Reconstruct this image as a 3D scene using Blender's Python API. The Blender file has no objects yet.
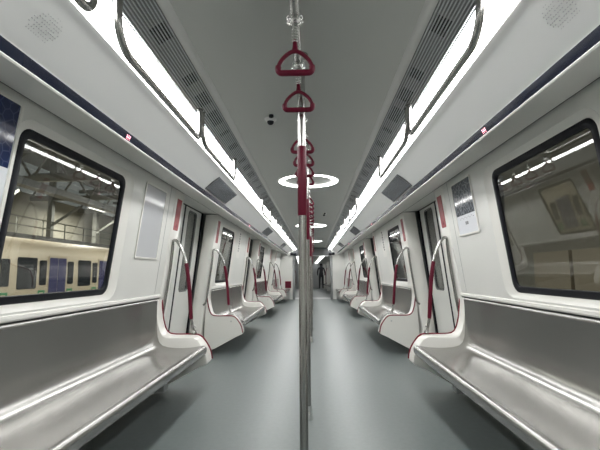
import bpy, bmesh, math, random
from mathutils import Vector, Matrix
from mathutils.geometry import tessellate_polygon
random.seed(7)
sc = bpy.context.scene
COL = sc.collection
PI = math.pi

# ------------------------------------------------------------------ materials
def mat(name, col, rough=.5, metal=0., bump=None, var=None, emis=None, spec=.5, coat=0., brushed=None):
    m = bpy.data.materials.new(name); m.use_nodes = True
    nt = m.node_tree; b = nt.nodes['Principled BSDF']
    b.inputs['Base Color'].default_value = (*col, 1)
    b.inputs['Roughness'].default_value = rough
    b.inputs['Metallic'].default_value = metal
    b.inputs['Specular IOR Level'].default_value = spec
    b.inputs['Coat Weight'].default_value = coat
    if emis:
        b.inputs['Emission Color'].default_value = (*emis[0], 1)
        b.inputs['Emission Strength'].default_value = emis[1]
    tc = nt.nodes.new('ShaderNodeTexCoord')
    if var:                                    # (scale, amount)
        n = nt.nodes.new('ShaderNodeTexNoise'); n.inputs['Scale'].default_value = var[0]; n.inputs['Detail'].default_value = 4
        nt.links.new(tc.outputs['Object'], n.inputs['Vector'])
        r = nt.nodes.new('ShaderNodeMapRange'); r.inputs['From Min'].default_value = .3; r.inputs['From Max'].default_value = .7
        r.inputs['To Min'].default_value = 1 - var[1]; r.inputs['To Max'].default_value = 1 + var[1]
        nt.links.new(n.outputs['Fac'], r.inputs['Value'])
        mx = nt.nodes.new('ShaderNodeVectorMath'); mx.operation = 'SCALE'; mx.inputs[0].default_value = col
        nt.links.new(r.outputs['Result'], mx.inputs['Scale']); nt.links.new(mx.outputs['Vector'], b.inputs['Base Color'])
    if bump:                                   # (scale, strength)
        n = nt.nodes.new('ShaderNodeTexNoise'); n.inputs['Scale'].default_value = bump[0]
        nt.links.new(tc.outputs['Object'], n.inputs['Vector'])
        bp = nt.nodes.new('ShaderNodeBump'); bp.inputs['Strength'].default_value = bump[1]; bp.inputs['Distance'].default_value = .002
        nt.links.new(n.outputs['Fac'], bp.inputs['Height']); nt.links.new(bp.outputs['Normal'], b.inputs['Normal'])
    if brushed:                                # fine grain along Y
        mp = nt.nodes.new('ShaderNodeMapping'); mp.inputs['Scale'].default_value = (160, 3, 160)
        nt.links.new(tc.outputs['Object'], mp.inputs['Vector'])
        n = nt.nodes.new('ShaderNodeTexNoise'); n.inputs['Scale'].default_value = 1.; n.inputs['Detail'].default_value = 3
        nt.links.new(mp.outputs['Vector'], n.inputs['Vector'])
        r = nt.nodes.new('ShaderNodeMapRange'); r.inputs['To Min'].default_value = rough - brushed; r.inputs['To Max'].default_value = rough + brushed
        nt.links.new(n.outputs['Fac'], r.inputs['Value']); nt.links.new(r.outputs['Result'], b.inputs['Roughness'])
    return m

def glass_mat(name, tint, ior=1.5, boost=1.0):
    m = bpy.data.materials.new(name); m.use_nodes = True
    nt = m.node_tree; nt.nodes.clear()
    o = nt.nodes.new('ShaderNodeOutputMaterial'); mx = nt.nodes.new('ShaderNodeMixShader')
    t = nt.nodes.new('ShaderNodeBsdfTransparent'); t.inputs['Color'].default_value = (*tint, 1)
    g = nt.nodes.new('ShaderNodeBsdfGlossy'); g.inputs['Roughness'].default_value = .01
    g.inputs['Color'].default_value = (boost, boost, boost, 1)
    f = nt.nodes.new('ShaderNodeFresnel')
    ge = nt.nodes.new('ShaderNodeNewGeometry'); mr = nt.nodes.new('ShaderNodeMapRange')   # same reflectance on both faces of the pane
    mr.inputs['To Min'].default_value = ior; mr.inputs['To Max'].default_value = 1 / ior
    nt.links.new(ge.outputs['Backfacing'], mr.inputs['Value']); nt.links.new(mr.outputs['Result'], f.inputs['IOR'])
    nt.links.new(f.outputs[0], mx.inputs[0]); nt.links.new(t.outputs[0], mx.inputs[1]); nt.links.new(g.outputs[0], mx.inputs[2])
    nt.links.new(mx.outputs[0], o.inputs['Surface'])
    return m

M = {}
M['white'] = mat('white_panel', (.70, .70, .67), .32, var=(1.5, .02))
M['white2'] = mat('white_moulding', (.76, .75, .71), .28)
M['cove'] = mat('cove_panel', (.47, .475, .465), .38)
M['ceil'] = mat('ceiling_paint', (.43, .44, .415), .40, var=(.8, .02))
M['ceiltrim'] = mat('ceiling_highlight_and_rim', (.58, .58, .56), .35)  # paler tone paints the highlight along the ceiling edge; also on ring rims
M['floor'] = mat('rubber_floor', (.150, .172, .171), .38, var=(30, .05))
M['steel'] = mat('brushed_steel', (.385, .38, .365), .26, 1.)
M['tube'] = mat('satin_steel', (.38, .375, .36), .24, 1.)
M['chrome'] = mat('polished_steel', (.78, .78, .77), .12, 1.)
M['alu'] = mat('satin_aluminium', (.52, .53, .53), .4, 1.)
M['red'] = mat('dark_red_rubber', (.105, .003, .018), .42, spec=.25)
M['redtrim'] = mat('red_edge_trim', (.18, .006, .022), .45, spec=.3)
M['redsign'] = mat('red_sign', (.26, .018, .024), .4)
M['black'] = mat('black_rubber', (.007, .008, .012), .5, spec=.2)
M['gap'] = mat('dark_gap', (.02, .022, .022), .6)
M['display'] = mat('dark_blue_display', (.007, .010, .020), .15, spec=.3)
M['screen'] = mat('dark_screen_glass', (.055, .058, .068), .09, var=(3, .15))
M['slat'] = mat('vent_slats', (.62, .64, .67), .4)
M['vback'] = mat('vent_backing', (.26, .265, .27), .5)
M['grey'] = mat('grey_paint', (.28, .29, .29), .5)
M['dgrey'] = mat('dark_grey_paint', (.06, .063, .065), .5)
M['glass'] = glass_mat('window_glass', (.80, .82, .80), 1.42)
M['dglass'] = glass_mat('door_glass', (.66, .68, .68), 1.55)
M['acrylic'] = mat('grey_acrylic', (.52, .53, .55), .10)
M['paper'] = mat('white_paper', (.70, .72, .76), .35, coat=.5)
M['light'] = mat('light_diffuser', (.9, .9, .9), .5, emis=((1., 1., .985), 7.0))
M['dimlight'] = mat('next_car_light', (.9, .9, .9), .5, emis=((1., 1., .985), 1.6))
M['ring'] = mat('ring_diffuser', (.9, .9, .9), .5, emis=((1., 1., .98), 5.0))
M['led'] = mat('led_red', (.5, .1, .12), .5, emis=((1., .35, .42), 1.6))
M['beige'] = mat('beige_paint', (.52, .45, .34), .5)
M['hallwall'] = mat('hall_cladding', (.40, .38, .32), .8, var=(.6, .08))
M['concrete'] = mat('hall_concrete', (.22, .22, .20), .85, var=(2, .1))
M['hallroof'] = mat('hall_roof', (.14, .14, .12), .9)
M['hallsteel'] = mat('hall_steel', (.20, .20, .18), .6)
M['darkpane'] = mat('dark_pane', (.02, .024, .03), .15)
M['litpane'] = mat('lit_train_door_glass', (.04, .04, .07), .2, emis=((.22, .22, .62), .045))
M['green'] = mat('green_logo', (.03, .22, .09), .5)
M['lamp'] = mat('hall_fill_lamp', (.9, .9, .9), .5, emis=((1., .97, .9), 2.0))
M['cloth'] = mat('black_clothing', (.02, .02, .025), .8)
M['skin'] = mat('skin', (.45, .28, .2), .6)

def poster_mat(name, dark, line, scale):
    """printed line map: thin pale lines on a dark field"""
    m = bpy.data.materials.new(name); m.use_nodes = True
    nt = m.node_tree; b = nt.nodes['Principled BSDF']; b.inputs['Roughness'].default_value = .08
    tc = nt.nodes.new('ShaderNodeTexCoord')
    v = nt.nodes.new('ShaderNodeTexVoronoi'); v.feature = 'DISTANCE_TO_EDGE'; v.inputs['Scale'].default_value = scale
    nt.links.new(tc.outputs['Object'], v.inputs['Vector'])
    r = nt.nodes.new('ShaderNodeValToRGB'); r.color_ramp.elements[0].position = .0; r.color_ramp.elements[0].color = (*line, 1)
    r.color_ramp.elements[1].position = .09; r.color_ramp.elements[1].color = (*dark, 1)
    nt.links.new(v.outputs['Distance'], r.inputs['Fac']); nt.links.new(r.outputs['Color'], b.inputs['Base Color'])
    return m
M['map_blue'] = poster_mat('blue_line_map', (.018, .028, .085), (.05, .07, .15), 22)
M['map_grey'] = poster_mat('grey_line_map', (.06, .07, .085), (.28, .30, .34), 24)

# ------------------------------------------------------------------ mesh helpers
class MB:
    def __init__(s): s.v = []; s.f = []
    def add(s, vs, fs):
        o = len(s.v); s.v += [tuple(p) for p in vs]; s.f += [tuple(i + o for i in f) for f in fs]; return s
    def box(s, x0, x1, y0, y1, z0, z1):
        x0, x1 = sorted((x0, x1)); y0, y1 = sorted((y0, y1)); z0, z1 = sorted((z0, z1))
        v = [(x, y, z) for x in (x0, x1) for y in (y0, y1) for z in (z0, z1)]
        return s.add(v, [(0, 1, 3, 2), (4, 6, 7, 5), (0, 4, 5, 1), (2, 3, 7, 6), (0, 2, 6, 4), (1, 5, 7, 3)])
    def beam(s, a, b, w, h):
        """rectangular bar from a to b"""
        a, b = Vector(a), Vector(b); d = (b - a).normalized()
        up = Vector((0, 0, 1)) if abs(d.z) < .95 else Vector((1, 0, 0))
        r = d.cross(up).normalized(); u = r.cross(d)
        v = [p + r * (sx * w / 2) + u * (sz * h / 2) for p in (a, b) for sx, sz in ((-1, -1), (1, -1), (1, 1), (-1, 1))]
        return s.add(v, [(0, 1, 2, 3), (7, 6, 5, 4), (0, 4, 5, 1), (1, 5, 6, 2), (2, 6, 7, 3), (3, 7, 4, 0)])
    def extr(s, prof, y0, y1, sx=1):
        """closed XZ profile extruded along Y"""
        n = len(prof)
        v = [(sx * x, y0, z) for x, z in prof] + [(sx * x, y1, z) for x, z in prof]
        f = [(i, (i + 1) % n, n + (i + 1) % n, n + i) for i in range(n)]
        t = tessellate_polygon([[Vector((x, z, 0)) for x, z in prof]])
        f += [tuple(q) for q in t] + [tuple(i + n for i in q) for q in t]
        return s.add(v, f)
    def tube(s, pts, r, n=12, closed=False, cap=True, up=None):
        pts = [Vector(p) for p in pts]; m = len(pts)
        rs = r if isinstance(r, (list, tuple)) else [r] * m
        tans = []
        for i in range(m):
            if closed: d = pts[(i + 1) % m] - pts[i - 1]
            else: d = pts[min(i + 1, m - 1)] - pts[max(i - 1, 0)]
            tans.append(d.normalized())
        u = Vector(up) if up else (Vector((0, 0, 1)) if abs(tans[0].z) < .9 else Vector((0, 1, 0)))
        u = (u - tans[0] * u.dot(tans[0])).normalized()
        vs = []
        for i in range(m):
            if i: u = (u - tans[i] * u.dot(tans[i])).normalized()
            w = tans[i].cross(u)
            for k in range(n):
                a = 2 * PI * k / n; vs.append(pts[i] + (u * math.cos(a) + w * math.sin(a)) * rs[i])
        f = []
        for i in range(m if closed else m - 1):
            j = (i + 1) % m
            for k in range(n): f.append((i * n + k, i * n + (k + 1) % n, j * n + (k + 1) % n, j * n + k))
        if cap and not closed: f += [tuple(range(n))[::-1], tuple((m - 1) * n + k for k in range(n))]
        return s.add(vs, f)
    def lathe(s, prof, c, n=24, axis='Z'):
        """(r,h) profile turned about an axis through c"""
        vs = []
        for r, h in prof:
            for k in range(n):
                a = 2 * PI * k / n; p = (r * math.cos(a), r * math.sin(a), h)
                if axis == 'Y': p = (p[0], p[2], p[1])
                if axis == 'X': p = (p[2], p[0], p[1])
                vs.append((c[0] + p[0], c[1] + p[1], c[2] + p[2]))
        m = len(prof); f = []
        for i in range(m - 1):
            for k in range(n): f.append((i * n + k, i * n + (k + 1) % n, (i + 1) * n + (k + 1) % n, (i + 1) * n + k))
        f += [tuple(range(n)), tuple((m - 1) * n + k for k in range(n))]
        return s.add(vs, f)
    def plate(s, outer, holes, fx, t, sx=1):
        """polygon in (Y,z) with holes, surface at X=fx(z), thickness t outwards"""
        loops = [outer] + holes
        flat = [p for l in loops for p in l]; n = len(flat)
        tri = tessellate_polygon([[Vector((y, z, 0)) for y, z in l] for l in loops])
        v = [(sx * fx(z), y, z) for y, z in flat] + [(sx * (fx(z) + t), y, z) for y, z in flat]
        f = [tuple(q) for q in tri] + [tuple(i + n for i in q) for q in tri]
        o = 0
        for l in loops:
            m = len(l)
            for i in range(m): a, b = o + i, o + (i + 1) % m; f.append((a, b, b + n, a + n))
            o += m
        return s.add(v, f)
    def ringloft(s, loops, sx=1):
        """loops: list of lists of (x,y,z) with same count; quads between them"""
        m = len(loops[0]); v = [(sx * p[0], p[1], p[2]) for l in loops for p in l]; f = []
        for i in range(len(loops) - 1):
            for k in range(m): f.append((i * m + k, i * m + (k + 1) % m, (i + 1) * m + (k + 1) % m, (i + 1) * m + k))
        return s.add(v, f)
    def build(s, name, m, parent=None, origin=None, bevel=0, seg=2, smooth=True, ang=.6):
        o = Vector(parent_origin(parent)) if parent else Vector(origin or (0, 0, 0))
        me = bpy.data.meshes.new(name)
        me.from_pydata([tuple(Vector(p) - o) for p in s.v], [], s.f); me.validate()
        bm = bmesh.new(); bm.from_mesh(me)
        bmesh.ops.remove_doubles(bm, verts=bm.verts, dist=1e-5)
        bmesh.ops.recalc_face_normals(bm, faces=bm.faces)
        if bevel:
            ed = [e for e in bm.edges if len(e.link_faces) == 2 and e.calc_face_angle(0) > .5]
            bmesh.ops.bevel(bm, geom=ed, offset=bevel, segments=seg, affect='EDGES', profile=.5, clamp_overlap=True)
            bmesh.ops.recalc_face_normals(bm, faces=bm.faces)
        if smooth:
            for f in bm.faces: f.smooth = True
            for e in bm.edges:
                if len(e.link_faces) == 2 and e.calc_face_angle(0) > ang: e.smooth = False
        bm.to_mesh(me); bm.free()
        me.materials.append(M[m])
        ob = bpy.data.objects.new(name, me); COL.objects.link(ob)
        if parent: ob.parent = parent
        else: ob.location = o
        return ob

ORIG = {}
def parent_origin(p):
    v = Vector(p.location)
    while p.parent: p = p.parent; v += Vector(p.location)
    return v
def tag(o, label=None, cat=None, group=None, kind=None):
    if label: o['label'] = label
    if cat: o['category'] = cat
    if group: o['group'] = group
    if kind: o['kind'] = kind
    return o
def thing(name, loc, label, cat, group=None, kind=None):
    o = bpy.data.objects.new(name, None); COL.objects.link(o); o.location = loc; o.empty_display_size = .1
    return tag(o, label, cat, group, kind)
def copy_tree(o, dy=0, label=None, parent=None, dx=0):
    c = o.copy(); COL.objects.link(c)
    if parent: c.parent = parent
    else: c.location = (o.location.x + dx, o.location.y + dy, o.location.z)
    if label: c['label'] = label
    for ch in list(o.children): copy_tree(ch, parent=c)
    return c
def arc(cx, cz, r, a0, a1, n=6):
    return [(cx + r * math.cos(math.radians(a0 + (a1 - a0) * i / n)), cz + r * math.sin(math.radians(a0 + (a1 - a0) * i / n))) for i in range(n + 1)]
def rrect(y0, y1, z0, z1, r, n=6):
    return arc(y1 - r, z1 - r, r, 0, 90, n) + arc(y0 + r, z1 - r, r, 90, 180, n) + arc(y0 + r, z0 + r, r, 180, 270, n) + arc(y1 - r, z0 + r, r, 270, 360, n)
def smooth_path(pts, n=8):
    """Catmull-Rom through points"""
    P = [Vector(p) for p in pts]; P = [P[0] * 2 - P[1]] + P + [P[-1] * 2 - P[-2]]; out = []
    for i in range(1, len(P) - 2):
        for k in range(n):
            t = k / n; a, b, c, d = P[i - 1:i + 3]
            out.append(.5 * ((2 * b) + (c - a) * t + (2 * a - 5 * b + 4 * c - d) * t * t + (3 * b - a - 3 * c + d) * t ** 3))
    out.append(P[-2]); return out
SIDE = {-1: 'left', 1: 'right'}
ORD = ['first', 'second', 'third', 'fourth', 'fifth', 'sixth', 'seventh', 'eighth', 'ninth', 'tenth', 'eleventh', 'twelfth', 'thirteenth',
       'fourteenth', 'fifteenth', 'sixteenth', 'seventeenth', 'eighteenth', 'nineteenth', 'twentieth', 'twenty-first', 'twenty-second',
       'twenty-third', 'twenty-fourth', 'twenty-fifth', 'twenty-sixth', 'twenty-seventh', 'twenty-eighth', 'twenty-ninth', 'thirtieth']

# ------------------------------------------------------------------ car geometry constants
LEAN = .13
def L(z): return 1.436 - LEAN * (z - .95)            # inner wall surface
PER = 4.45
DOORS = [.41, 4.86, 9.31, 13.76]
Y0, YE = -3.0, 16.9
LEDGE = .87

# ---- floor / ceiling
MB().box(-1.82, 1.82, Y0, YE + .07, -.06, 0).build('floor', 'floor', smooth=False)['kind'] = 'structure'
MB().box(-.53, .53, Y0, YE, 2.15, 2.2).build('ceiling', 'ceil', smooth=False)['kind'] = 'structure'
tn = 0
def trim(mb, m, **k):
    global tn; tn += 1
    o = mb.build('trim_%d' % tn, m, **k); o['kind'] = 'structure'; return o
for s in (-1, 1):
    # rounded edge where ceiling meets vents, its highlight painted in as a paler tone
    trim(MB().extr([(.495, 2.152), (.505, 2.143), (.525, 2.139), (.545, 2.143), (.55, 2.16), (.52, 2.18)], Y0, YE, s), 'ceiltrim')
    # cove panel from the light strip down to the display strip
    cv = [(.80, 2.062)] + [(p[0], p[2]) for p in smooth_path([(.80, 0, 2.062), (.855, 0, 2.042), (.93, 0, 1.992), (1.003, 0, 1.926), (1.013, 0, 1.915)], 5)]
    cv = cv[1:]
    back = [(x + .02, z + .03) for x, z in cv][::-1]
    trim(MB().extr(cv + back, Y0, YE, s), 'cove')
    # lip under the display strip and underside sloping back to the wall
    trim(MB().extr([(1.030, 1.876), (1.026, 1.868), (1.032, 1.862), (1.045, 1.864), (1.285, 1.925), (1.29, 1.96), (1.05, 1.90)], Y0, YE, s), 'white')
    trim(MB().extr([(1.283, 1.935), (1.283, 1.928), (1.295, 1.928), (1.295, 1.95)], Y0, YE, s), 'gap')
    # roof void closing above the coves
    trim(MB().extr([(.52, 2.2), (.52, 2.24), (1.75, 2.24), (1.75, 1.99), (1.70, 1.99), (1.70, 2.2)], Y0, YE, s), 'grey')

# ---- display strip, vents, lights
for s in (-1, 1):
    t = thing('route_display_strip', (s * 1.02, 5, 1.89), 'long dark blue display strip running along the %s cove edge' % SIDE[s], 'display strip', 'display strips')
    MB().extr([(1.013, 1.915), (1.029, 1.872), (1.05, 1.885), (1.035, 1.925)], Y0, YE, s).build('display_panel', 'display', t)
    for Y in (2.22, 6.65, 11.1):
        g = MB()
        for k in range(-2, 3):
            for j in range(3):
                if (k + j) % 2 == 0 or j == 1: g.box(s * (1.0168 + .0040 * j), s * (1.0198 + .0040 * j), Y + k * .009 - .003, Y + k * .009 + .003, 1.897 - .009 * j, 1.902 - .009 * j)
        o = g.build('led_arrow', 'led', t); o['label'] = 'small glowing red arrow'
    t = thing('light_strip', (s * .73, 5, 2.07), 'continuous glowing white light strip along the %s side of the ceiling' % SIDE[s], 'light', 'long ceiling light strips')
    MB().extr([(.675, 2.068), (.683, 2.060), (.735, 2.057), (.79, 2.060), (.798, 2.066), (.798, 2.085), (.675, 2.085)], Y0, YE, s).build('diffuser', 'light', t)
    MB().extr([(.676, 2.086), (.676, 2.098), (.81, 2.098), (.81, 2.086)], Y0, YE, s).build('housing', 'grey', t)
    # vent grille
    t = thing('vent_grille', (s * .6, 5, 2.1), 'long slatted grey air vent beside the %s light strip' % SIDE[s], 'vent', 'slatted ceiling vents')
    ax, az, bx, bz = .548, 2.146, .668, 2.074
    dx, dz = bx - ax, bz - az; l = math.hypot(dx, dz); ux, uz = dx / l, dz / l; nx, nz = uz, -ux     # n points down/in
    if nz > 0: nx, nz = -nx, -nz
    def P(u, n): return (ax + ux * u * l + nx * n, az + uz * u * l + nz * n)
    # grey backing between openings, dark box behind
    MB().extr([P(0, -.035), P(.9, -.035), P(.9, -.045), P(0, -.045)], Y0, YE, s).build('duct', 'gap', t)
    bk = MB()
    bk.extr([P(.0, -.004), P(.10, -.004), P(.10, -.010), P(.0, -.010)], Y0, YE, s)
    bk.extr([P(.62, -.004), P(.965, -.004), P(.965, -.010), P(.62, -.010)], Y0, YE, s)
    y = Y0; k = 0
    segs = [(.30, .10), (.12, .16), (.10, .22), (.14, .07), (.22, .12)]
    while y < YE:
        a, g = segs[k % 5]; k += 1
        bk.extr([P(.10, -.004), P(.62, -.004), P(.62, -.010), P(.10, -.010)], y, min(y + a, YE), s); y += a + g
    bk.build('backing_strip', 'vback', t)
    sl = MB(); ns = 10; kk = .97
    for i in range(ns):
        u = (i + .5) / ns * kk; w = .021
        sl.extr([P(u - w, -.004), P(u - w, .003), P(u, .006), P(u + w, .003), P(u + w, -.004)], Y0, YE, s)
    sl.build('slats', 'slat', t)

# ---- walls
wn = 0
win = []
BAYS = [(DOORS[i] + .98, DOORS[i + 1] - .98) for i in range(3)] + [(Y0, DOORS[0] - .98), (DOORS[3] + .98, YE)]
WIN = [(1.80, 2.88), (6.05, 6.98), (10.42, 11.35), None, None]
wi = 0
for s in (-1, 1):
    w_parts = MB(); low = MB()
    for (a, b), wv in zip(BAYS, WIN):
        holes = [rrect(wv[0] - .052, wv[1] + .10, .955 - .04, 1.815 + .04, .11)[::-1]] if wv else []
        w_parts.plate([(a, LEDGE), (b, LEDGE), (b, 1.95), (a, 1.95)], holes, L, .03, s)
        low.extr([(L(LEDGE), LEDGE), (L(.36), .36), (L(.36), 0), (1.56, 0), (1.56, .36), (L(LEDGE) + .07, LEDGE)], a, b, s)
        if wv:
            wi += 1
            y0, y1 = wv; z0, z1 = .955, 1.815
            t = thing('window_%d' % wi, (s * 1.38, (y0 + y1) / 2, .95), None, None, kind='structure')
            ro = rrect(y0 - .052, y1 + .10, z0 - .04, z1 + .04, .11); ri = rrect(y0, y1, z0, z1, .07); rm = rrect(y0 - .035, y1 + .06, z0 - .022, z1 + .022, .09)
            lo = [[(L(z) - .001, y, z) for y, z in ro], [(L(z) + .012, y, z) for y, z in rm], [(L(z) + .016, y, z) for y, z in ri], [(L(z) + .034, y, z) for y, z in ri]]
            MB().ringloft(lo, s).build('surround', 'white2', t, ang=1.2)
            rg = rrect(y0 + .042, y1 - .042, z0 + .042, z1 - .042, .05)
            lo = [[(L(z) + .016, y, z) for y, z in ri], [(L(z) + .011, y, z) for y, z in rrect(y0 + .006, y1 - .006, z0 + .006, z1 - .006, .065)],
                  [(L(z) + .012, y, z) for y, z in rrect(y0 + .038, y1 - .038, z0 + .038, z1 - .038, .052)], [(L(z) + .018, y, z) for y, z in rg], [(L(z) + .031, y, z) for y, z in rg]]
            MB().ringloft(lo, s).build('rubber_seal', 'black', t, ang=1.)
            MB().plate(rrect(y0 + .03, y1 - .03, z0 + .03, z1 - .03, .05), [], lambda z: L(z) + .024, .006, s).build('glass_pane', 'glass', t, smooth=False)
    o = w_parts.build('wall_%s' % SIDE[s], 'white', bevel=0, smooth=False); o['kind'] = 'structure'
    o2 = low.build('wall_lower_%s' % SIDE[s], 'white', smooth=False); o2['kind'] = 'structure'
    # ledge above the bench back
    for i, (a, b) in enumerate(BAYS[:3]):
        trim(MB().extr([(L(.90) + .002, .905), (L(.9) - .012, .897), (L(.88) - .016, .880), (L(.87) - .012, .872), (L(.87) + .01, .868)], a, b, s), 'white2')
        trim(MB().extr([(L(.87) + .002, .868), (L(.87) - .004, .868), (L(.86) - .004, .861), (L(.86) + .02, .861)], a, b, s), 'gap')
        # vertical joint lines in the wall panels
        for yy in (b - .14,):
            trim(MB().plate([(yy, .92), (yy + .004, .92), (yy + .006, 1.93), (yy, 1.93)], [], lambda z: L(z) - .0012, .003, s), 'grey', smooth=False)
    # outer skin so no light leaks
    for i, (a, b) in enumerate(BAYS):
        hz = [rrect(WIN[i][0] - .02, WIN[i][1] + .06, .94, 1.83, .06)[::-1]] if WIN[i] else []
        oo = MB().plate([(a - .02, -.06), (b + .02, -.06), (b + .02, 2.05), (a - .02, 2.05)], hz, lambda z: L(z) + .035, .02, s).build('wall_outer_%s' % SIDE[s], 'grey', smooth=False)
        oo['kind'] = 'structure'

# ---- pillars and doors
pn = 0
def loft_pillar(s, prof):
    """prof: (xoff, y) points, lofted up the leaning wall line"""
    mb = MB(); zs = [0, .36, 1.93]; n = len(prof)
    def xx(z): return L(max(z, .36))
    v = [(s * (xx(z) + xo), y, z) for z in zs for xo, y in prof]
    f = [(i * n + k, i * n + (k + 1) % n, (i + 1) * n + (k + 1) % n, (i + 1) * n + k) for i in range(len(zs) - 1) for k in range(n)]
    f += [tuple(range(n)), tuple((len(zs) - 1) * n + k for k in range(n))]
    return mb.add(v, f)
dn = 0
WD = .112
def DL(z): return 1.535 - .11 * (z - 1.93)
for s in (-1, 1):
    for di, c in enumerate(DOORS):
        for q in (-1, 1):                   # q=-1 pillar before the door, +1 after
            e = c + q * 1.0; i_ = c + q * .73
            prof = [(.06, e + q * .02), (.012, e + q * .005), (-.004, e - q * .012), (-.008, e - q * .03), (-.008, i_ + q * .02), (-.002, i_ + q * .006), (.01, i_), (.10, i_ - q * .005), (.12, i_ + q * .0), (.17, i_ + q * .02), (.17, e + q * .02)]
            o = trim(loft_pillar(s, prof), 'white2')
            # red sign
            if di >= 1:
                ya, yb = sorted((c + q * .93, c + q * .80))
                where = ('before' if q < 0 else 'after', ORD[di - 1] if di else 'rear')
                z0, z1 = 1.535, 1.855
                if True:
                    tt = thing('door_pillar_sign', (s * L(1.6), (ya + yb) / 2, z0), 'narrow red vertical notice on the %s pillar just %s the %s door' % (SIDE[s], 'before' if q < 0 else 'beyond', ORD[max(di - 1, 0)] if di else 'rearmost'), 'sign', 'red notices on the door pillars')
                    poly = [(ya, z0 + .012), (ya + .012, z0), (yb - .012, z0), (yb, z0 + .012), (yb, z1 - .004), (ya, z1 - .004)]
                    MB().plate(poly, [], lambda z: L(z) - .0105, .003, s).build('sign_plate', 'redsign', tt, smooth=False)
                    if di <= 1:
                        ic = MB(); yc = (ya + yb) / 2
                        ic.plate([(yc - .022, z0 + .03), (yc + .022, z0 + .03), (yc, z0 + .07)], [], lambda z: L(z) - .0112, .001, s)
                        ic.build('printed_text', 'redtrim', tt, smooth=False)
        dn += 1
        t = thing('door_%d' % dn, (s * 1.55, c, 0), None, None, kind='structure')
        for q in (-1, 1):
            ya, yb = sorted((c + q * .012, c + q * .77))
            ga, gb = sorted((c + q * .16, c + q * .50))
            # inner frame of leaf with glass hole
            lf = MB().plate([(ya, .0), (yb, .0), (yb, 1.97), (ya, 1.97)], [rrect(ga, gb, .88, 1.90, .05)[::-1]], DL, .035, s).build('leaf', 'white', t, smooth=False)
            MB().ringloft([[(DL(z) - .002, y, z) for y, z in rrect(ga - .012, gb + .012, .868, 1.912, .06)], [(DL(z) - .006, y, z) for y, z in rrect(ga - .004, gb + .004, .876, 1.904, .055)], [(DL(z) + .01, y, z) for y, z in rrect(ga + .004, gb - .004, .884, 1.896, .05)], [(DL(z) + .03, y, z) for y, z in rrect(ga + .004, gb - .004, .884, 1.896, .05)]], s).build('seal', 'dgrey', lf)
            MB().plate(rrect(ga - .005, gb + .005, .875, 1.905, .05), [], lambda z: DL(z) + .014, .006, s).build('glass_pane', 'dglass', lf, smooth=False)
        MB().plate([(c - .014, 0), (c + .014, 0), (c + .014, 1.96), (c - .014, 1.96)], [], lambda z: DL(z) - .008, .045, s).build('rubber_seam', 'black', t, smooth=False)
        for q in (-1, 1):
            yy = c + q * .725
            MB().plate([(yy - .012, 0), (yy + .012, 0), (yy + .012, 1.96), (yy - .012, 1.96)], [], lambda z: DL(z) - .02, .04, s).build('side_seal', 'black', t, smooth=False)
        for q in (-1, 1):  # unseen plates added to stop outside light leaking past the door
            yy = c + q * .80
            trim(MB().plate([(yy - .10, -.02), (yy + .10, -.02), (yy + .10, 2.02), (yy - .10, 2.02)], [], lambda z: DL(z) + .045, .03, s), 'grey', smooth=False)
            trim(MB().extr([(L(2.03) + .08, 2.03), (L(.36) + .06, .36), (L(.36) + .06, -.05), (1.9, -.05), (1.9, 2.03)], yy + q * .10, yy + q * .18, s), 'grey', smooth=False)
        trim(MB().box(s * 1.45, s * 1.86, c - .95, c + .95, 1.98, 2.02), 'grey', smooth=False)
        # header over the door
        trim(MB().extr([(1.29, 1.935), (1.60, 1.955), (1.70, 1.955), (1.70, 2.0), (1.29, 1.99)], c - .75, c + .75, s), 'white')
        trim(MB().extr([(1.515, 1.955), (1.515, 1.943), (1.54, 1.943), (1.54, 1.955)], c - .74, c + .74, s), 'gap')
        trim(MB().box(s * 1.56, s * 1.80, c - .74, c + .74, 0, .012), 'alu', smooth=False)

# ---- end walls
for Y, nm, d in ((YE, 'front', 1), (Y0, 'back', -1)):
    mb = MB()
    th = .08
    if d == 1:
        mb.box(-1.66, -.79, Y, Y + th, 0, 2.2); mb.box(.79, 1.66, Y, Y + th, 0, 2.2); mb.box(-.79, .79, Y, Y + th, 1.98, 2.2)
    else:
        mb.box(-1.66, 1.66, Y - th, Y, 0, 2.2)
    mb.build('wall_' + nm, 'white', smooth=False)['kind'] = 'structure'
# gangway frame, dark header, bellows and next car
trim(MB().box(-.80, .80, YE - .03, YE - .003, 1.80, 2.15), 'dgrey', smooth=False)
trim(MB().box(-.80, .80, YE - .035, YE - .03, 1.79, 1.81), 'alu', smooth=False)
for s in (-1, 1):
    trim(MB().box(s * .74, s * .84, YE - .03, YE + .05, 0, 1.80), 'grey', bevel=.02)
bl = MB()
n = 14
for i in range(n):
    y = YE + .09 + i * .075
    for s in (-1, 1): bl.box(s * (.80 + .03 * (i % 2)), s * .90, y, y + .075, -.03, 1.98)
    bl.box(-.9, .9, y, y + .075, 1.86 + .03 * (i % 2), 1.98)
t = thing('gangway_bellows', (0, YE + .6, 0), 'dark folded gangway bellows joining the two cars at the far end', 'bellows')
bl.build('folds', 'grey', t, smooth=False)
MB().box(-.8, .8, YE + .09, YE + 1.14, -.05, .005).build('tread_plate', 'alu', t, smooth=False)

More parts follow.
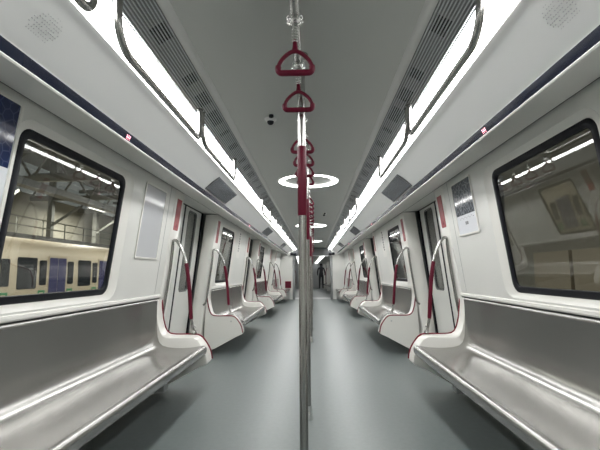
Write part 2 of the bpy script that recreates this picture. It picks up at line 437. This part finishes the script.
# next car, seen through the gangway
YN = YE + 1.17
t = thing('next_car', (0, YN, 0), 'next train car seen through the far gangway, pale walls and lit ceiling', 'train car')
MB().box(-1.5, 1.5, YN, YN + 16, -.05, 0).build('floor_deck', 'floor', t, smooth=False)
MB().box(-.6, .6, YN, YN + 16, 2.15, 2.2).build('roof_panel', 'ceil', t, smooth=False)
for s in (-1, 1):
    MB().extr([(1.47, 0), (1.34, 1.93), (.8, 2.06), (.8, 2.12), (1.5, 2.1), (1.55, 0)], YN, YN + 16, s).build('side_panel', 'cove', t)
    MB().box(s * .6, s * .8, YN, YN + 16, 2.10, 2.12).build('light', 'dimlight', t, smooth=False)
    for k in range(3): MB().extr([(1.43, .84), (1.40, .55), (1.28, .45), (.97, .45), (.95, .38), (1.3, .36), (1.46, .3)], YN + 1.2 + k * 4.6, YN + 4.0 + k * 4.6, s).build('seat', 'steel', t)
    for k in range(4): MB().box(s * 1.20, s * 1.46, YN + .1 + k * 4.5, YN + .5 + k * 4.5, 0, 1.95).build('pillar', 'dgrey' if k == 1 else 'white2', t)
    for k in range(3):
        MB().plate([(YN + 2 + 4.6 * k, .95), (YN + 3.3 + 4.6 * k, .95), (YN + 3.3 + 4.6 * k, 1.8), (YN + 2 + 4.6 * k, 1.8)], [], lambda z: L(z) - .005, .01, s).build('window', 'darkpane', t, smooth=False)
    for k in range(3): MB().tube([(s * .92, YN + 1.2 + 4.6 * k, .5), (s * .92, YN + 1.2 + 4.6 * k, 1.2), (s * 1.0, YN + 1.2 + 4.6 * k, 1.45)], .019, 8).build('grab_rail', 'red', t)
for k in range(5): MB().tube([(0, YN + 1.5 + 2.4 * k, 0), (0, YN + 1.5 + 2.4 * k, 2.15)], .019, 8).build('pole', 'tube', t)
t.rotation_euler = (math.radians(-.8), 0, math.radians(1.6))
MB().box(-1.5, -.6, YN + 16, YN + 16.1, 0, 2.15).box(.6, 1.5, YN + 16, YN + 16.1, 0, 2.15).box(-.6, .6, YN + 16, YN + 16.1, 0, 2.15).build('end_panel', 'grey', t, smooth=False)

# red extinguisher cabinet on the far end wall, and cove end speakers
t = thing('fire_cabinet', (-1.02, YE - .04, .42), 'small dark red cabinet on the far end wall, left of the gangway', 'cabinet')
MB().box(-1.15, -.90, YE - .09, YE - .002, .47, .75).build('box', 'redtrim', t, bevel=.01)
MB().box(-1.12, -.93, YE - .094, YE - .089, .50, .72).build('door', 'red', t, smooth=False)
for s in (-1, 1):
    t = thing('end_camera', (s * .80, YE - .12, 1.86), 'black camera housing at the far end of the %s cove' % SIDE[s], 'camera', 'camera housings over the gangway')
    MB().box(s * .68, s * .93, YE - .16, YE - .002, 1.83, 1.94).build('housing', 'black', t, bevel=.03)
    MB().lathe([(.03, 0), (.03, -.02), (.015, -.03)], (s * .80, YE - .16, 1.885), 14, 'Y').build('lens', 'gap', t)

# ------------------------------------------------------------------ benches
BX = [(1.438, .862), (1.428, .8615), (1.422, .855), (1.423, .84), (1.426, .80), (1.425, .70), (1.421, .60), (1.412, .52), (1.395, .468), (1.362, .437), (1.31, .422), (1.25, .416), (1.18, .414), (1.10, .418),
      (1.04, .426), (1.00, .434), (.980, .436), (.964, .433), (.953, .426), (.947, .414), (.947, .392), (.951, .375), (.962, .366), (.98, .364), (.985, .372)]
def bench(s, y0, y1):
    yc = (y0 + y1) / 2
    t = thing('bench', (s * 1.2, yc, .2), '', 'bench', 'steel benches along the side walls')
    inner = [(x, z) for x, z in BX]
    # skin thickness
    outb = []
    for i, (x, z) in enumerate(inner):
        a = Vector(inner[max(i - 1, 0)]); b = Vector(inner[min(i + 1, len(inner) - 1)]); d = (b - a).normalized()
        n = Vector((-d[1], d[0]))
        # away from the sitting side
        n = n if n.dot(Vector((1, -1))) > 0 else -n
        outb.append((x + n[0] * .006, z + n[1] * .006))
    # the front lip curls under: push inwards
    seat = MB().extr(inner + outb[::-1], y0, y1, s)
    seat.build('seat_shell', 'steel', t, ang=.9)
    # seam lines across the bench
    sm = MB()
    k = 0
    # under frame
    MB().extr([(1.02, .405), (1.02, .36), (1.05, .36), (1.05, .405)], y0 + .1, y1 - .1, s).extr([(1.30, .415), (1.30, .37), (1.34, .37), (1.34, .425)], y0 + .1, y1 - .1, s).build('underframe', 'grey', t, smooth=False)
    for yy in (y1 - .60, y0 + .60):
        MB().extr([(1.10, .395), (1.10, .20), (1.47, .19), (1.46, .395)], yy - .045, yy + .045, s).build('bracket', 'grey', t, bevel=.003)
    return t
nearY0, nearY1 = 1.30, 3.80
for s in (-1, 1):
    b0 = bench(s, 1.335, 3.777)
    b0['label'] = 'stainless steel bench nearest the camera on the %s, under the first window' % SIDE[s]
    for k in (1, 2):
        c = copy_tree(b0, PER * k, 'stainless steel bench on the %s between the %s and %s doors' % (SIDE[s], ORD[k - 1], ORD[k]))
    b3 = bench(s, 14.70, 16.86); b3['label'] = 'short steel bench on the %s at the far end wall' % SIDE[s]

# ------------------------------------------------------------------ end screens of the benches
TRIM = [(1.447, .845), (1.440, .76), (1.425, .66), (1.402, .58), (1.378, .540), (1.345, .520), (1.29, .513), (1.20, .513), (1.12, .513), (1.075, .508), (1.035, .485), (.995, .435), (.965, .385), (.948, .335), (.94, .285)]
def screen(s, yd, q):
    """yd = door-side plane; q=+1 body extends towards +Y"""
    t = thing('bench_end_screen', (s * 1.2, yd, .1), '', 'screen', 'white screens at the bench ends')
    prof = TRIM + [(.955, .262), (1.02, .235), (1.18, .15), (1.32, .075), (1.465, .03), (1.47, .36)]
    th = .17
    n = len(prof)
    v = []
    lay = [(0, 0.), (.03, .0), (.145, .0), (.163, .006), (.17, .02)]
    c = Vector((1.25, .3))
    for d, ins in lay:
        for (x, z) in prof:
            p = Vector((x, z)); e = (c - p).normalized() * ins
            v.append((s * (x + e.x), yd + q * d, z + e.y))
    f = [(i * n + k, i * n + (k + 1) % n, (i + 1) * n + (k + 1) % n, (i + 1) * n + k) for i in range(len(lay) - 1) for k in range(n)]
    tri = tessellate_polygon([[Vector((x, z, 0)) for x, z in prof]])
    f += [tuple(a) for a in tri] + [tuple(i + (len(lay) - 1) * n for i in a) for a in tri]
    MB().add(v, f).build('screen_panel', 'white2', t, ang=.7)
    path = smooth_path([(s * (x - .001), yd + q * .004, z + .002) for x, z in TRIM], 3)
    MB().tube(path, .0085, 8).build('edge_trim', 'redtrim', t)['label'] = 'dark red edge trim'
    MB().lathe([(.011, 0), (.011, -.004), (.004, -.006)], (s * 1.10, yd - q * .0, .44), 12, 'Y').build('screw_cap', 'alu', t)
    return t
# ------------------------------------------------------------------ hoops
def hoop(s, y, q):
    t = thing('grab_hoop', (s * 1.25, y, .5), '', 'grab rail', 'curved grab rails beside the doors')
    pts = [(L(.66) + .012, -.03, .665), (L(.68) - .012, -.03, .685), (L(.74) - .022, -.03, .74), (L(.95) - .024, -.03, .95), (L(1.2) - .024, -.028, 1.20), (L(1.34) - .022, -.022, 1.36), (1.358, -.012, 1.425), (1.325, -.002, 1.43), (1.285, .012, 1.385), (1.24, .022, 1.305), (1.212, .028, 1.22), (1.188, .03, 1.10), (1.170, .03, .96), (1.155, .03, .80), (1.142, .03, .66), (1.112, .03, .526)]
    pts = [(x, y + q * dy, z) for x, dy, z in pts]
    P = smooth_path([(s * x, yy, z) for x, yy, z in pts], 6)
    MB().tube(P, .0135, 12).build('tube', 'tube', t)
    G = [p for p in P if p.z < 1.215 and abs(p.x) < 1.23 and p.z > .655]
    MB().tube(G, [.0165] + [.0195] * (len(G) - 2) + [.0165], 12).build('grip', 'red', t)['label'] = 'dark red grip sleeve'
    MB().lathe([(.026, 0), (.026, .006), (.018, .02), (.015, .03)], (s * 1.110, y + q * .03, .526), 16).build('foot_socket', 'tube', t)
    MB().tube([(s * 1.132, y + q * .03, .60), (s * 1.098, y + q * .03, .585)], .006, 8).build('peg', 'tube', t)
    return t
for s in (-1, 1):
    pa = screen(s, 3.95, -1); ha = hoop(s, 3.95, -1)
    pb = screen(s, 5.61, 1); hb = hoop(s, 5.61, 1)
    for di in (1, 2, 3):
        for proto, hp, word in ((pa, ha, 'before'), (pb, hb, 'beyond')):
            lab = 'white moulded bench-end screen with red edge, %s side, just %s the %s door' % (SIDE[s], word, ORD[di - 1])
            lab2 = 'curved steel grab rail with dark red sleeve, %s side, just %s the %s door' % (SIDE[s], word, ORD[di - 1])
            if di == 1: proto['label'] = lab; hp['label'] = lab2
            else: copy_tree(proto, PER * (di - 1), lab); copy_tree(hp, PER * (di - 1), lab2)

# ------------------------------------------------------------------ overhead loops beside the light strips
def loop(s, y0, y1):
    X = .622; zt, zb = 2.078, 1.893; r = .11
    t = thing('overhead_grab_rail', (s * X, (y0 + y1) / 2, zt), '', 'grab rail', 'overhead grab loops under the light strips')
    pts = [(y0, zt + .005), (y0, zb + r)] + arc(y0 + r, zb + r, r, 180, 270, 8)[1:] + arc(y1 - r * .45, zb + r * .45, r * .45, 270, 360, 8) + [(y1, zt + .005)]
    MB().tube([(s * X, y, z) for y, z in pts], .0145, 12, up=(1, 0, 0)).build('tube', 'tube', t)
    for y in (y0, y1): MB().lathe([(.019, 0), (.019, -.004), (.0145, -.006)], (s * X, y, zt + .003), 14).build('flange', 'tube', t)
    return t
for s in (-1, 1):
    p = loop(s, 1.275, 2.285); k = 0
    for y0, place in ((.11, 'closest to the camera'), (1.275, 'second along'), (2.335, 'third along, ending before the first door'), (5.24, 'fourth along, starting beyond the first door'), (6.29, 'fifth along'), (7.34, 'sixth along, ending before the second door'),
               (9.7, 'seventh along, starting beyond the second door'), (10.75, 'eighth along'), (11.8, 'ninth along'), (14.15, 'tenth along, farthest of all')):
        lab = 'steel overhead grab loop under the %s light strip, %s' % (SIDE[s], place)
        if y0 == 1.275: p['label'] = lab
        else: copy_tree(p, y0 - 1.275, lab)

# ------------------------------------------------------------------ screens on the coves
cvp = lambda x: None
for s in (-1, 1):
    for k, (ya, yb) in enumerate(((3.80, 4.68), (8.1, 8.98), (12.45, 13.33))):
        t = thing('cove_screen', (s * .93, (ya + yb) / 2, 1.95), 'dark rectangular screen set flush in the %s cove above the %s door' % (SIDE[s], ORD[k]), 'screen', 'dark screens in the coves')
        a = Vector((.862, 2.037)); b = Vector((1.002, 1.925)); d = (b - a).normalized(); n = Vector((-d[1], d[0])); n = n if n[1] < 0 else -n
        a2, b2 = a + n * .010, b + n * .006; a3, b3 = a - n * .012, b - n * .012
        MB().extr([tuple(a2), tuple(b2), tuple(b3), tuple(a3)], ya, yb, s).build('bezel', 'dgrey', t, smooth=False)
        a4, b4 = a2 + d * .012 + n * .0015, b2 - d * .012 + n * .0015
        MB().extr([tuple(a4), tuple(b4), tuple(b4 - n * .004), tuple(a4 - n * .004)], ya + .015, yb - .015, s).build('glass_face', 'screen', t, smooth=False)
    # loudspeaker perforations
    t = thing('speaker_perforation', (s * .93, 1.32, 1.99), 'round patch of small speaker holes in the %s cove panel' % SIDE[s], 'speaker', 'speaker grilles in the coves')
    g = MB(); C = Vector((.925, 1.32)); cs = .665; 
    for i in range(-7, 8):
        for j in range(-7, 8):
            u, v = i * .0125, j * .0125
            if u * u + v * v > .0042 or ((i * 5 + j * 3) % 7 == 0): continue
            x = .925 + u * .80; z = 1.9965 - u * .60 - .0045 + .9 * u * u * 0; y = 1.335 + v
            nx, nz = -.66, -.75
            g.add([(s * (x + .80 * a * .0016), y + b * .0016, z - .60 * a * .0016) for a, b in ((-1, -1), (1, -1), (1, 1), (-1, 1))] +
                  [(s * (x + .80 * a * .0016 - nx * .004), y + b * .0016, z - .60 * a * .0016 - nz * .004) for a, b in ((-1, -1), (1, -1), (1, 1), (-1, 1))],
                  [(0, 1, 2, 3), (4, 5, 6, 7), (0, 1, 5, 4), (1, 2, 6, 5), (2, 3, 7, 6), (3, 0, 4, 7)])
    g.build('holes', 'grey', t, smooth=False)

# ------------------------------------------------------------------ ceiling rings and domes
for k, Y in enumerate((4.50, 8.87, 13.3)):
    t = thing('ring_light', (0, Y, 2.15), '%s glowing white ring light on the ceiling' % ('nearest', 'middle', 'farthest')[k], 'light', 'ceiling ring lights')
    n = 64; lo = []
    for r, z in ((.338, 2.151), (.336, 2.138), (.285, 2.136), (.280, 2.151)):
        lo.append([(r * math.cos(2 * PI * i / n), Y + r * math.sin(2 * PI * i / n), z) for i in range(n)])
    MB().ringloft(lo).build('diffuser', 'ring', t, ang=1)
    lo = []
    for r, z in ((.350, 2.151), (.350, 2.140), (.337, 2.138), (.337, 2.150)):
        lo.append([(r * math.cos(2 * PI * i / n), Y + r * math.sin(2 * PI * i / n), z) for i in range(n)])
    MB().ringloft(lo).build('rim', 'ceiltrim', t, ang=1)
for (x, y, lab) in ((-.235, 2.63, 'small dome camera on the ceiling near the first straps, left of the rail'), (.245, 7.1, 'small dark dome camera on the ceiling beyond the nearest ring light')):
    t = thing('dome_camera', (x, y, 2.15), lab, 'camera', 'ceiling dome cameras')
    MB().lathe([(.042, .001), (.042, -.007), (.032, -.017), (.022, -.020)], (x, y, 2.15), 24).build('mounting_ring', 'white', t)
    MB().lathe([(.024, -.014), (.022, -.030), (.014, -.040), (.001, -.044)], (x, y, 2.15), 20).build('dome', 'black', t)
    MB().lathe([(.016, .001), (.016, -.015), (.006, -.020)], (x + .012, y - .066, 2.15), 14).build('sensor', 'black', t)

# ------------------------------------------------------------------ central rail, poles, straps
RZ = 2.084; RX = -.012
t = thing('overhead_rail', (0, 8, 2.15), 'steel overhead rail running down the middle of the car, holding the straps', 'rail')
POLES = (1.83, 3.18, 6.5, 7.85, 11.0, 12.3)
for a, b in zip((.3,) + tuple(y + .0285 for y in POLES), tuple(y - .0285 for y in POLES) + (15.6,)):
    MB().tube([(RX, a, RZ), (RX, b, RZ)], .019, 16).build('tube', 'tube', t)
for y in (.6, 5.0, 9.4, 13.8): MB().tube([(RX, y, RZ), (RX, y, 2.145)], .011, 10).lathe([(.03, 0), (.03, -.008), (.012, -.012)], (RX, y, 2.151), 14).build('hanger', 'tube', t)
POLES = (1.83, 3.18, 6.5, 7.85, 11.0, 12.3)
def pole(y):
    t = thing('grab_pole', (0, y, 0), '', 'pole', 'vertical grab poles on the centre line')
    MB().tube([(0, y, .0), (0, y, 2.15)], .0185, 20).build('tube', 'tube', t)
    MB().tube([(0, y, 1.362), (0, y, 1.367), (0, y, 1.685), (0, y, 1.690)], [.0195, .0212, .0212, .0195], 20).build('grip', 'red', t)['label'] = 'dark red grip sleeve'
    MB().lathe([(.034, 0), (.034, .008), (.028, .05), (.0215, .085), (.0215, .10), (.0185, .102)], (0, y, 0), 24).build('foot', 'chrome', t)
    MB().lathe([(.027, -.028), (.027, .028)], (0, y, RZ), 20).build('joint_sleeve', 'chrome', t)
    MB().lathe([(.034, 0), (.034, -.01), (.0185, -.02)], (0, y, 2.151), 24).build('ceiling_flange', 'tube', t)
    return t
p0 = pole(POLES[0]); p0['label'] = 'closest steel grab pole with dark red sleeve, in the centre of the picture'
for k, y in enumerate(POLES[1:]):
    copy_tree(p0, y - POLES[0], '%s steel grab pole with red sleeve, standing behind the %s pole' % (ORD[k + 1], 'closest' if k == 0 else ORD[k]))
def strap(y):
    t = thing('hanging_hand_strap', (RX, y, RZ), '', 'strap', 'dark red hand straps on the overhead rail')
    cl = MB().lathe([(.0195, -.014), (.026, -.013), (.027, 0), (.026, .013), (.0195, .014)], (RX, y, RZ), 20, 'Y')
    for q in (-1, 1):
        cl.tube(smooth_path([(RX + q * .024, y, RZ), (RX + q * .031, y, RZ - .016), (RX + q * .024, y, RZ - .034), (RX + q * .008, y, RZ - .044)], 4), .0052, 8)
    cl.box(RX - .011, RX + .011, y - .009, y + .009, RZ - .052, RZ - .036)
    cl.build('clamp', 'chrome', t)
    sp = MB(); z = RZ - .052
    for i in range(5): sp.lathe([(.008, 0), (.0125, -.002), (.0125, -.0075), (.008, -.0095)], (RX, y, z - i * .0115), 14)
    sp.tube([(RX, y, z), (RX, y, z - .068)], .007, 10)
    sp.build('spring', 'chrome', t)
    zt = z - .066
    hp = [(0, zt - .030), (.018, zt - .034), (.040, zt - .048), (.060, zt - .069), (.070, zt - .088), (.071, zt - .098)]
    W = .89
    arcp = [(RX - x * W, y, zz) for x, zz in hp[::-1]] + [(RX + x * W, y, zz) for x, zz in hp[1:]]
    h = MB().tube(smooth_path(arcp, 4), .0080, 10, up=(0, 1, 0))
    h.tube([(RX, y, zt + .006), (RX, y, zt - .012), (RX, y, zt - .028)], [.0085, .0095, .0125], 12)
    bar = [(-.071, y, zt - .090), (-.0725, y, zt - .104), (-.064, y, zt - .115), (-.045, y, zt - .117), (0, y, zt - .117), (.045, y, zt - .117), (.064, y, zt - .115), (.0725, y, zt - .104), (.071, y, zt - .090)]
    bar = [(RX + x * W, yy, zz) for x, yy, zz in bar]
    h.tube(smooth_path(bar, 4), .0118, 12, up=(0, 1, 0))
    h.build('handle', 'red', t)
    return t
SY = [1.43, 1.775, 2.43, 2.74, 3.05, 3.36, 4.40, 4.75, 5.10, 5.50, 5.85, 6.20, 6.90, 7.25, 7.60, 8.20, 8.90, 9.60, 10.3, 11.4, 12.0, 12.9, 13.7, 14.5]
s0 = strap(SY[0]); s0['label'] = 'dark red hand strap hanging nearest the camera, topmost in the picture'
for k, y in enumerate(SY[1:]):
    copy_tree(s0, y - SY[0], 'dark red hand strap, %s from the camera along the overhead rail' % ORD[k + 1])

# ------------------------------------------------------------------ posters and empty frames
def wallrect(y0, y1, z0, z1, off, th, s, r=0):
    poly = rrect(y0, y1, z0, z1, r, 4) if r else [(y0, z0), (y1, z0), (y1, z1), (y0, z1)]
    return MB().plate(poly, [], lambda z: L(z) - off, th, s)
def frame_sign(s, y0, y1, z0, z1, label, kind):
    t = thing('wall_frame', (s * L(z0), (y0 + y1) / 2, z0), label, 'sign', 'framed notices beside the windows')
    MB().plate(rrect(y0, y1, z0, z1, .02, 4), [rrect(y0 + .016, y1 - .016, z0 + .016, z1 - .016, .012, 4)[::-1]], lambda z: L(z) - .010, .0095, s).build('frame', 'white2', t, bevel=.002)
    if kind == 'blank':
        wallrect(y0 + .014, y1 - .014, z0 + .014, z1 - .014, .006, .004, s).build('sheet', 'acrylic', t, smooth=False)
    else:
        wallrect(y0 + .014, y1 - .014, z0 + .014, z1 - .014, .004, .002, s).build('sheet', 'paper', t, smooth=False)
        zb = 1.585
        wallrect(y0 + .02, y1 - .02, zb, z1 - .016, .0055, .001, s).build('route_map', 'map_blue' if kind == 'blue' else 'map_grey', t, smooth=False)
        if kind != 'blue':
            d = MB(); yc = (y0 + y1) / 2
            for k in range(3): d.plate([(yc - .03 + .022 * k, z0 + .09), (yc - .018 + .022 * k, z0 + .09), (yc - .018 + .022 * k, z0 + .115), (yc - .03 + .022 * k, z0 + .115)], [], lambda z: L(z) - .0065, .001, s)
            for k in range(9): d.plate([(y0 + .06 + .035 * k, z0 + .14 + .01 * (k % 2)), (y0 + .075 + .035 * k, z0 + .14 + .01 * (k % 2)), (y0 + .075 + .035 * k, z0 + .144 + .01 * (k % 2)), (y0 + .06 + .035 * k, z0 + .144 + .01 * (k % 2))], [], lambda z: L(z) - .0065, .001, s)
            d.build('printed_text', 'dgrey', t, smooth=False)
    return t
frame_sign(-1, 3.18, 3.64, 1.225, 1.86, 'blank grey framed panel on the left wall between first window and first door', 'blank')
frame_sign(1, 3.20, 3.65, 1.41, 1.885, 'framed route map with dark upper half on the right wall beside the window', 'grey')
frame_sign(-1, 1.30, 1.765, 1.16, 1.90, 'dark blue framed route map at the near edge of the left window', 'blue')
# printed notice on the far right wall
for s, yy in ((1, 7.45), (-1, 7.45)):
    t = thing('wall_notice', (s * L(1.4), yy, 1.4), 'tall pale notice with column of %s print on the %s wall after the second window' % ('dark' if s > 0 else 'faint', SIDE[s]), 'sign', 'tall notices beyond the second windows')
    wallrect(yy - .17, yy + .17, 1.38, 1.88, .003, .002, s).build('sheet', 'white2', t, smooth=False)
    d = MB()
    for k in range(8):
        zz = 1.50 + k * .045
        d.plate([(yy - .05, zz), (yy + .03 + .03 * (k % 2), zz), (yy + .03 + .03 * (k % 2), zz + .026), (yy - .05, zz + .026)], [], lambda z: L(z) - .004, .0008, s)
    d.build('printed_text', 'dgrey' if s > 0 else 'acrylic', t, smooth=False)

# ------------------------------------------------------------------ depot outside
MB().box(-30, -1.75, -15, 60, -1.3, -1.2).build('ground', 'concrete', smooth=False)['kind'] = 'structure'
MB().box(1.75, 12, -15, 60, -1.3, -1.2).build('ground', 'concrete', smooth=False)['kind'] = 'structure'
MB().box(-19.2, -19, -15, 60, -1.2, 6.5).build('wall_depot_left', 'hallwall', smooth=False)['kind'] = 'structure'
MB().box(8.0, 8.2, -15, 60, -1.2, 6.5).build('wall_depot_right', 'hallwall', smooth=False)['kind'] = 'structure'
MB().box(-19.2, 8.2, 60, 60.2, -1.2, 9).build('wall_depot_front', 'hallwall', smooth=False)['kind'] = 'structure'
MB().box(-19.2, 8.2, -15.2, -15, -1.2, 9).build('wall_depot_back', 'hallwall', smooth=False)['kind'] = 'structure'
MB().box(-19.2, 8.2, -15, 60, 8.6, 8.8).build('roof_depot', 'hallroof', smooth=False)['kind'] = 'structure'
for k in range(9):
    y = 4 + 5.5 * k
    t = thing('roof_truss', (-9, y, 6), '%s steel roof truss seen through the left window' % ORD[k], 'truss', 'depot roof trusses')
    a = MB(); a.beam((-19, y, 6.2), (1, y, 6.2), .22, .3); a.beam((-19, y, 7.8), (1, y, 7.8), .2, .25)
    a.build('chord', 'hallsteel', t, smooth=False)
    a = MB()
    for j in range(10):
        x = -19 + 2 * j; a.beam((x, y, 6.2), (x + 1, y, 7.8), .1, .1); a.beam((x + 1, y, 7.8), (x + 2, y, 6.2), .1, .1)
    a.build('web_bars', 'hallsteel', t, smooth=False)
    t = thing('depot_column', (-17.5, y, -1.2), '%s grey steel column against the depot wall' % ORD[k], 'column', 'columns along the depot wall')
    MB().box(-17.7, -17.4, y - .15, y + .15, -1.2, 8.6).build('shaft', 'hallsteel', t, smooth=False)
    a = MB(); a.beam((-17.4, y, 4.4), (-15.6, y, 5.6), .12, .14); a.build('brace', 'hallsteel', t, smooth=False)
t = thing('overhead_walkway', (-15.5, 22, 3), 'dark service walkway with railings above the parked train', 'walkway')
MB().box(-16.4, -15.2, -10, 58, 3.05, 3.25).build('deck', 'dgrey', t, smooth=False)
a = MB()
for z in (3.7, 4.15): a.beam((-15.25, -10, z), (-15.25, 58, z), .06, .06)
for k in range(34): a.beam((-15.25, -10 + 2 * k, 3.2), (-15.25, -10 + 2 * k, 4.15), .05, .05)
a.build('railing', 'hallsteel', t, smooth=False)
t = thing('cable_duct', (-12.5, 22, 4.8), 'long overhead cable duct below the depot roof', 'duct')
MB().box(-12.2, -11.7, -10, 58, 4.75, 5.05).build('duct_tray', 'dgrey', t, smooth=False)
MB().box(-9.5, -9.2, -10, 58, 5.6, 5.8).build('cable_rail', 'hallsteel', t, smooth=False)
# parked train
TX = -12.6
t = thing('parked_train', (TX - 1.4, 22, -1.2), 'beige metro train parked on the far track outside the left window', 'train')
prof = [(TX, -.25), (TX, 1.3), (TX - .06, 2.1), (TX - .35, 2.55), (TX - .9, 2.8), (TX - 1.9, 2.8), (TX - 2.5, 2.5), (TX - 2.8, 2.0), (TX - 2.8, -.25)]
MB().extr(prof, 2, 56, 1).build('body', 'beige', t)
MB().box(TX - 2.5, TX - .15, 2, 56, -1.15, -.26).build('undercarriage', 'dgrey', t, smooth=False)
off = 18.78
for k in range(-3, 8):
    y = off + 4.45 * k
    dr = MB().plate(rrect(y, y + 1.38, -.15, 2.0, .06, 3), [], lambda z: -(TX) - .02, .05, -1).build('sliding_door', 'beige', t, smooth=False)
    for a in (.04, .70): MB().plate(rrect(y + a, y + a + .62, .0, 1.90, .05, 3), [], lambda z: -(TX) - .035, .02, -1).build('door_glass', 'litpane', dr, smooth=False)
    for (a, b, z0, z1) in ((-2.02, -.82, .48, 1.86), (-.62, -.15, .62, 1.76), (1.5, 1.98, .62, 1.76)):
        MB().plate(rrect(y + a, y + b, z0, z1, .07, 3), [], lambda z: -(TX) - .02, .04, -1).build('window', 'darkpane', t, smooth=False)
    for a in (-.65, 1.5):
        g = MB().plate([(y + a, -.04), (y + a + .46, -.04), (y + a + .46, .38), (y + a, .38)], [], lambda z: -(TX) - .012, .02, -1).build('green_logo', 'green', t, smooth=False)
        g2 = MB()
        for (u0, u1, w0, w1) in ((.08, .34, .22, .26), (.08, .12, .08, .22), (.2, .24, .05, .22), (.2, .34, .12, .15)):
            g2.plate([(y + a + u0, w0 + .02), (y + a + u1, w0 + .02), (y + a + u1, w1 + .02), (y + a + u0, w1 + .02)], [], lambda z: -(TX) - .016, .01, -1)
        g2.build('logo_mark', 'beige', g, smooth=False)
# things outside on the right
t = thing('depot_shelving', (6.5, 4, -1.2), 'dim beige storage cabinets outside the right window', 'cabinet')
for k in range(8): MB().box(6.2, 7.2, -2 + 1.7 * k, -.45 + 1.7 * k, -1.2, 1.6).build('cabinet', 'beige', t, smooth=False)
# lamps added to brighten the depot, no such fittings known
for k, (x, y) in enumerate([(-8, 4), (-8, 14), (-8, 24), (-8, 34), (-16.0, 19), (-16., 29), (5, 4)]):
    t = thing('added_depot_lamp', (x, y, 5.9), ('%s added fill lamp lighting the depot outside the windows' % ORD[k]), 'lamp', 'added depot fill lamps')
    MB().box(x - .15, x + .15, y - 1., y + 1., 5.86, 5.9).build('fill_tube', 'lamp', t, smooth=False)
    MB().box(x - .2, x + .2, y - 1.05, y + 1.05, 5.9, 5.98).build('reflector', 'grey', t, smooth=False)
    MB().beam((x, y, 5.95), (x, y, 8.65), .03, .03).build('hanger', 'hallsteel', t, smooth=False)
    ld = bpy.data.lights.new('depot_fill_light', 'AREA'); ld.shape = 'RECTANGLE'; ld.size = .4; ld.size_y = 2.2; ld.energy = 300 if x < 0 else 30; ld.color = (1, .96, .88)
    lo = bpy.data.objects.new('depot_fill_light', ld); COL.objects.link(lo); lo.parent = t; lo.location = (0, 0, -.06)

# ------------------------------------------------------------------ person far away in the next car
def person(x, y):
    t = thing('person', (x, y, 0), 'person in black clothes standing in the next car beyond the gangway', 'person')
    me = bpy.data.meshes.new('body'); V = [(0, 0, .95), (0, 0, 1.15), (0, 0, 1.40), (0, 0, 1.50), (0, 0, 1.58), (0, -.01, 1.66), (.19, 0, 1.40), (.25, .0, 1.14), (.25, -.06, .90), (-.19, 0, 1.40), (-.25, .0, 1.14), (-.24, -.06, .90),
                                         (.10, 0, .88), (.11, -.02, .50), (.12, .02, .08), (.13, -.14, .03), (-.10, 0, .88), (-.11, -.02, .50), (-.12, .02, .08), (-.13, -.14, .03)]
    E = [(0, 1), (1, 2), (2, 3), (3, 4), (4, 5), (2, 6), (6, 7), (7, 8), (2, 9), (9, 10), (10, 11), (0, 12), (12, 13), (13, 14), (14, 15), (0, 16), (16, 17), (17, 18), (18, 19)]
    R = [.13, .12, .14, .06, .085, .09, .06, .05, .035, .06, .05, .035, .09, .065, .05, .04, .09, .065, .05, .04]
    me.from_pydata(V, E, []); ob = bpy.data.objects.new('body', me); COL.objects.link(ob); ob.parent = t
    ob.modifiers.new('skin', 'SKIN'); sv = me.skin_vertices[0].data
    for i, r in enumerate(R): sv[i].radius = (r, r * .8 if i < 3 else r)
    sv[0].use_root = True
    ob.modifiers.new('sub', 'SUBSURF').levels = 2; ob.modifiers['sub'].render_levels = 2
    me.materials.append(M['cloth'])
    MB().lathe([(.01, 1.74), (.07, 1.73), (.10, 1.68), (.095, 1.62), (.06, 1.60)], (x, y + .015, 0), 16).build('hair', 'black', t)
person(.56, 28.0)

# ------------------------------------------------------------------ world, camera
w = bpy.data.worlds.new('World'); sc.world = w; w.use_nodes = True
w.node_tree.nodes['Background'].inputs[0].default_value = (.5, .52, .5, 1); w.node_tree.nodes['Background'].inputs[1].default_value = .15
cam = bpy.data.cameras.new('Camera'); co = bpy.data.objects.new('Camera', cam); COL.objects.link(co)
cam.sensor_width = 36; cam.lens = 400 / 600 * 36; cam.clip_start = .02; cam.clip_end = 200
yaw, pitch, roll = math.radians(1.913), math.radians(6.81), math.radians(-.416)
f = Vector((-math.sin(yaw) * math.cos(pitch), math.cos(yaw) * math.cos(pitch), math.sin(pitch)))
r = Vector((math.cos(yaw), math.sin(yaw), 0)); u = r.cross(f)
r2 = math.cos(roll) * r + math.sin(roll) * u; u2 = -math.sin(roll) * r + math.cos(roll) * u
co.matrix_world = Matrix(((r2.x, u2.x, -f.x, .05), (r2.y, u2.y, -f.y, 0), (r2.z, u2.z, -f.z, 1.1), (0, 0, 0, 1)))
sc.camera = co
vs = sc.view_settings; vs.view_transform = 'Standard'; vs.look = 'None'; vs.gamma = 1; vs.use_curve_mapping = False; vs.exposure = 1.35
sc.cycles.max_bounces = 10; sc.cycles.transparent_max_bounces = 16; sc.cycles.glossy_bounces = 5
sc.cycles.use_denoising = True
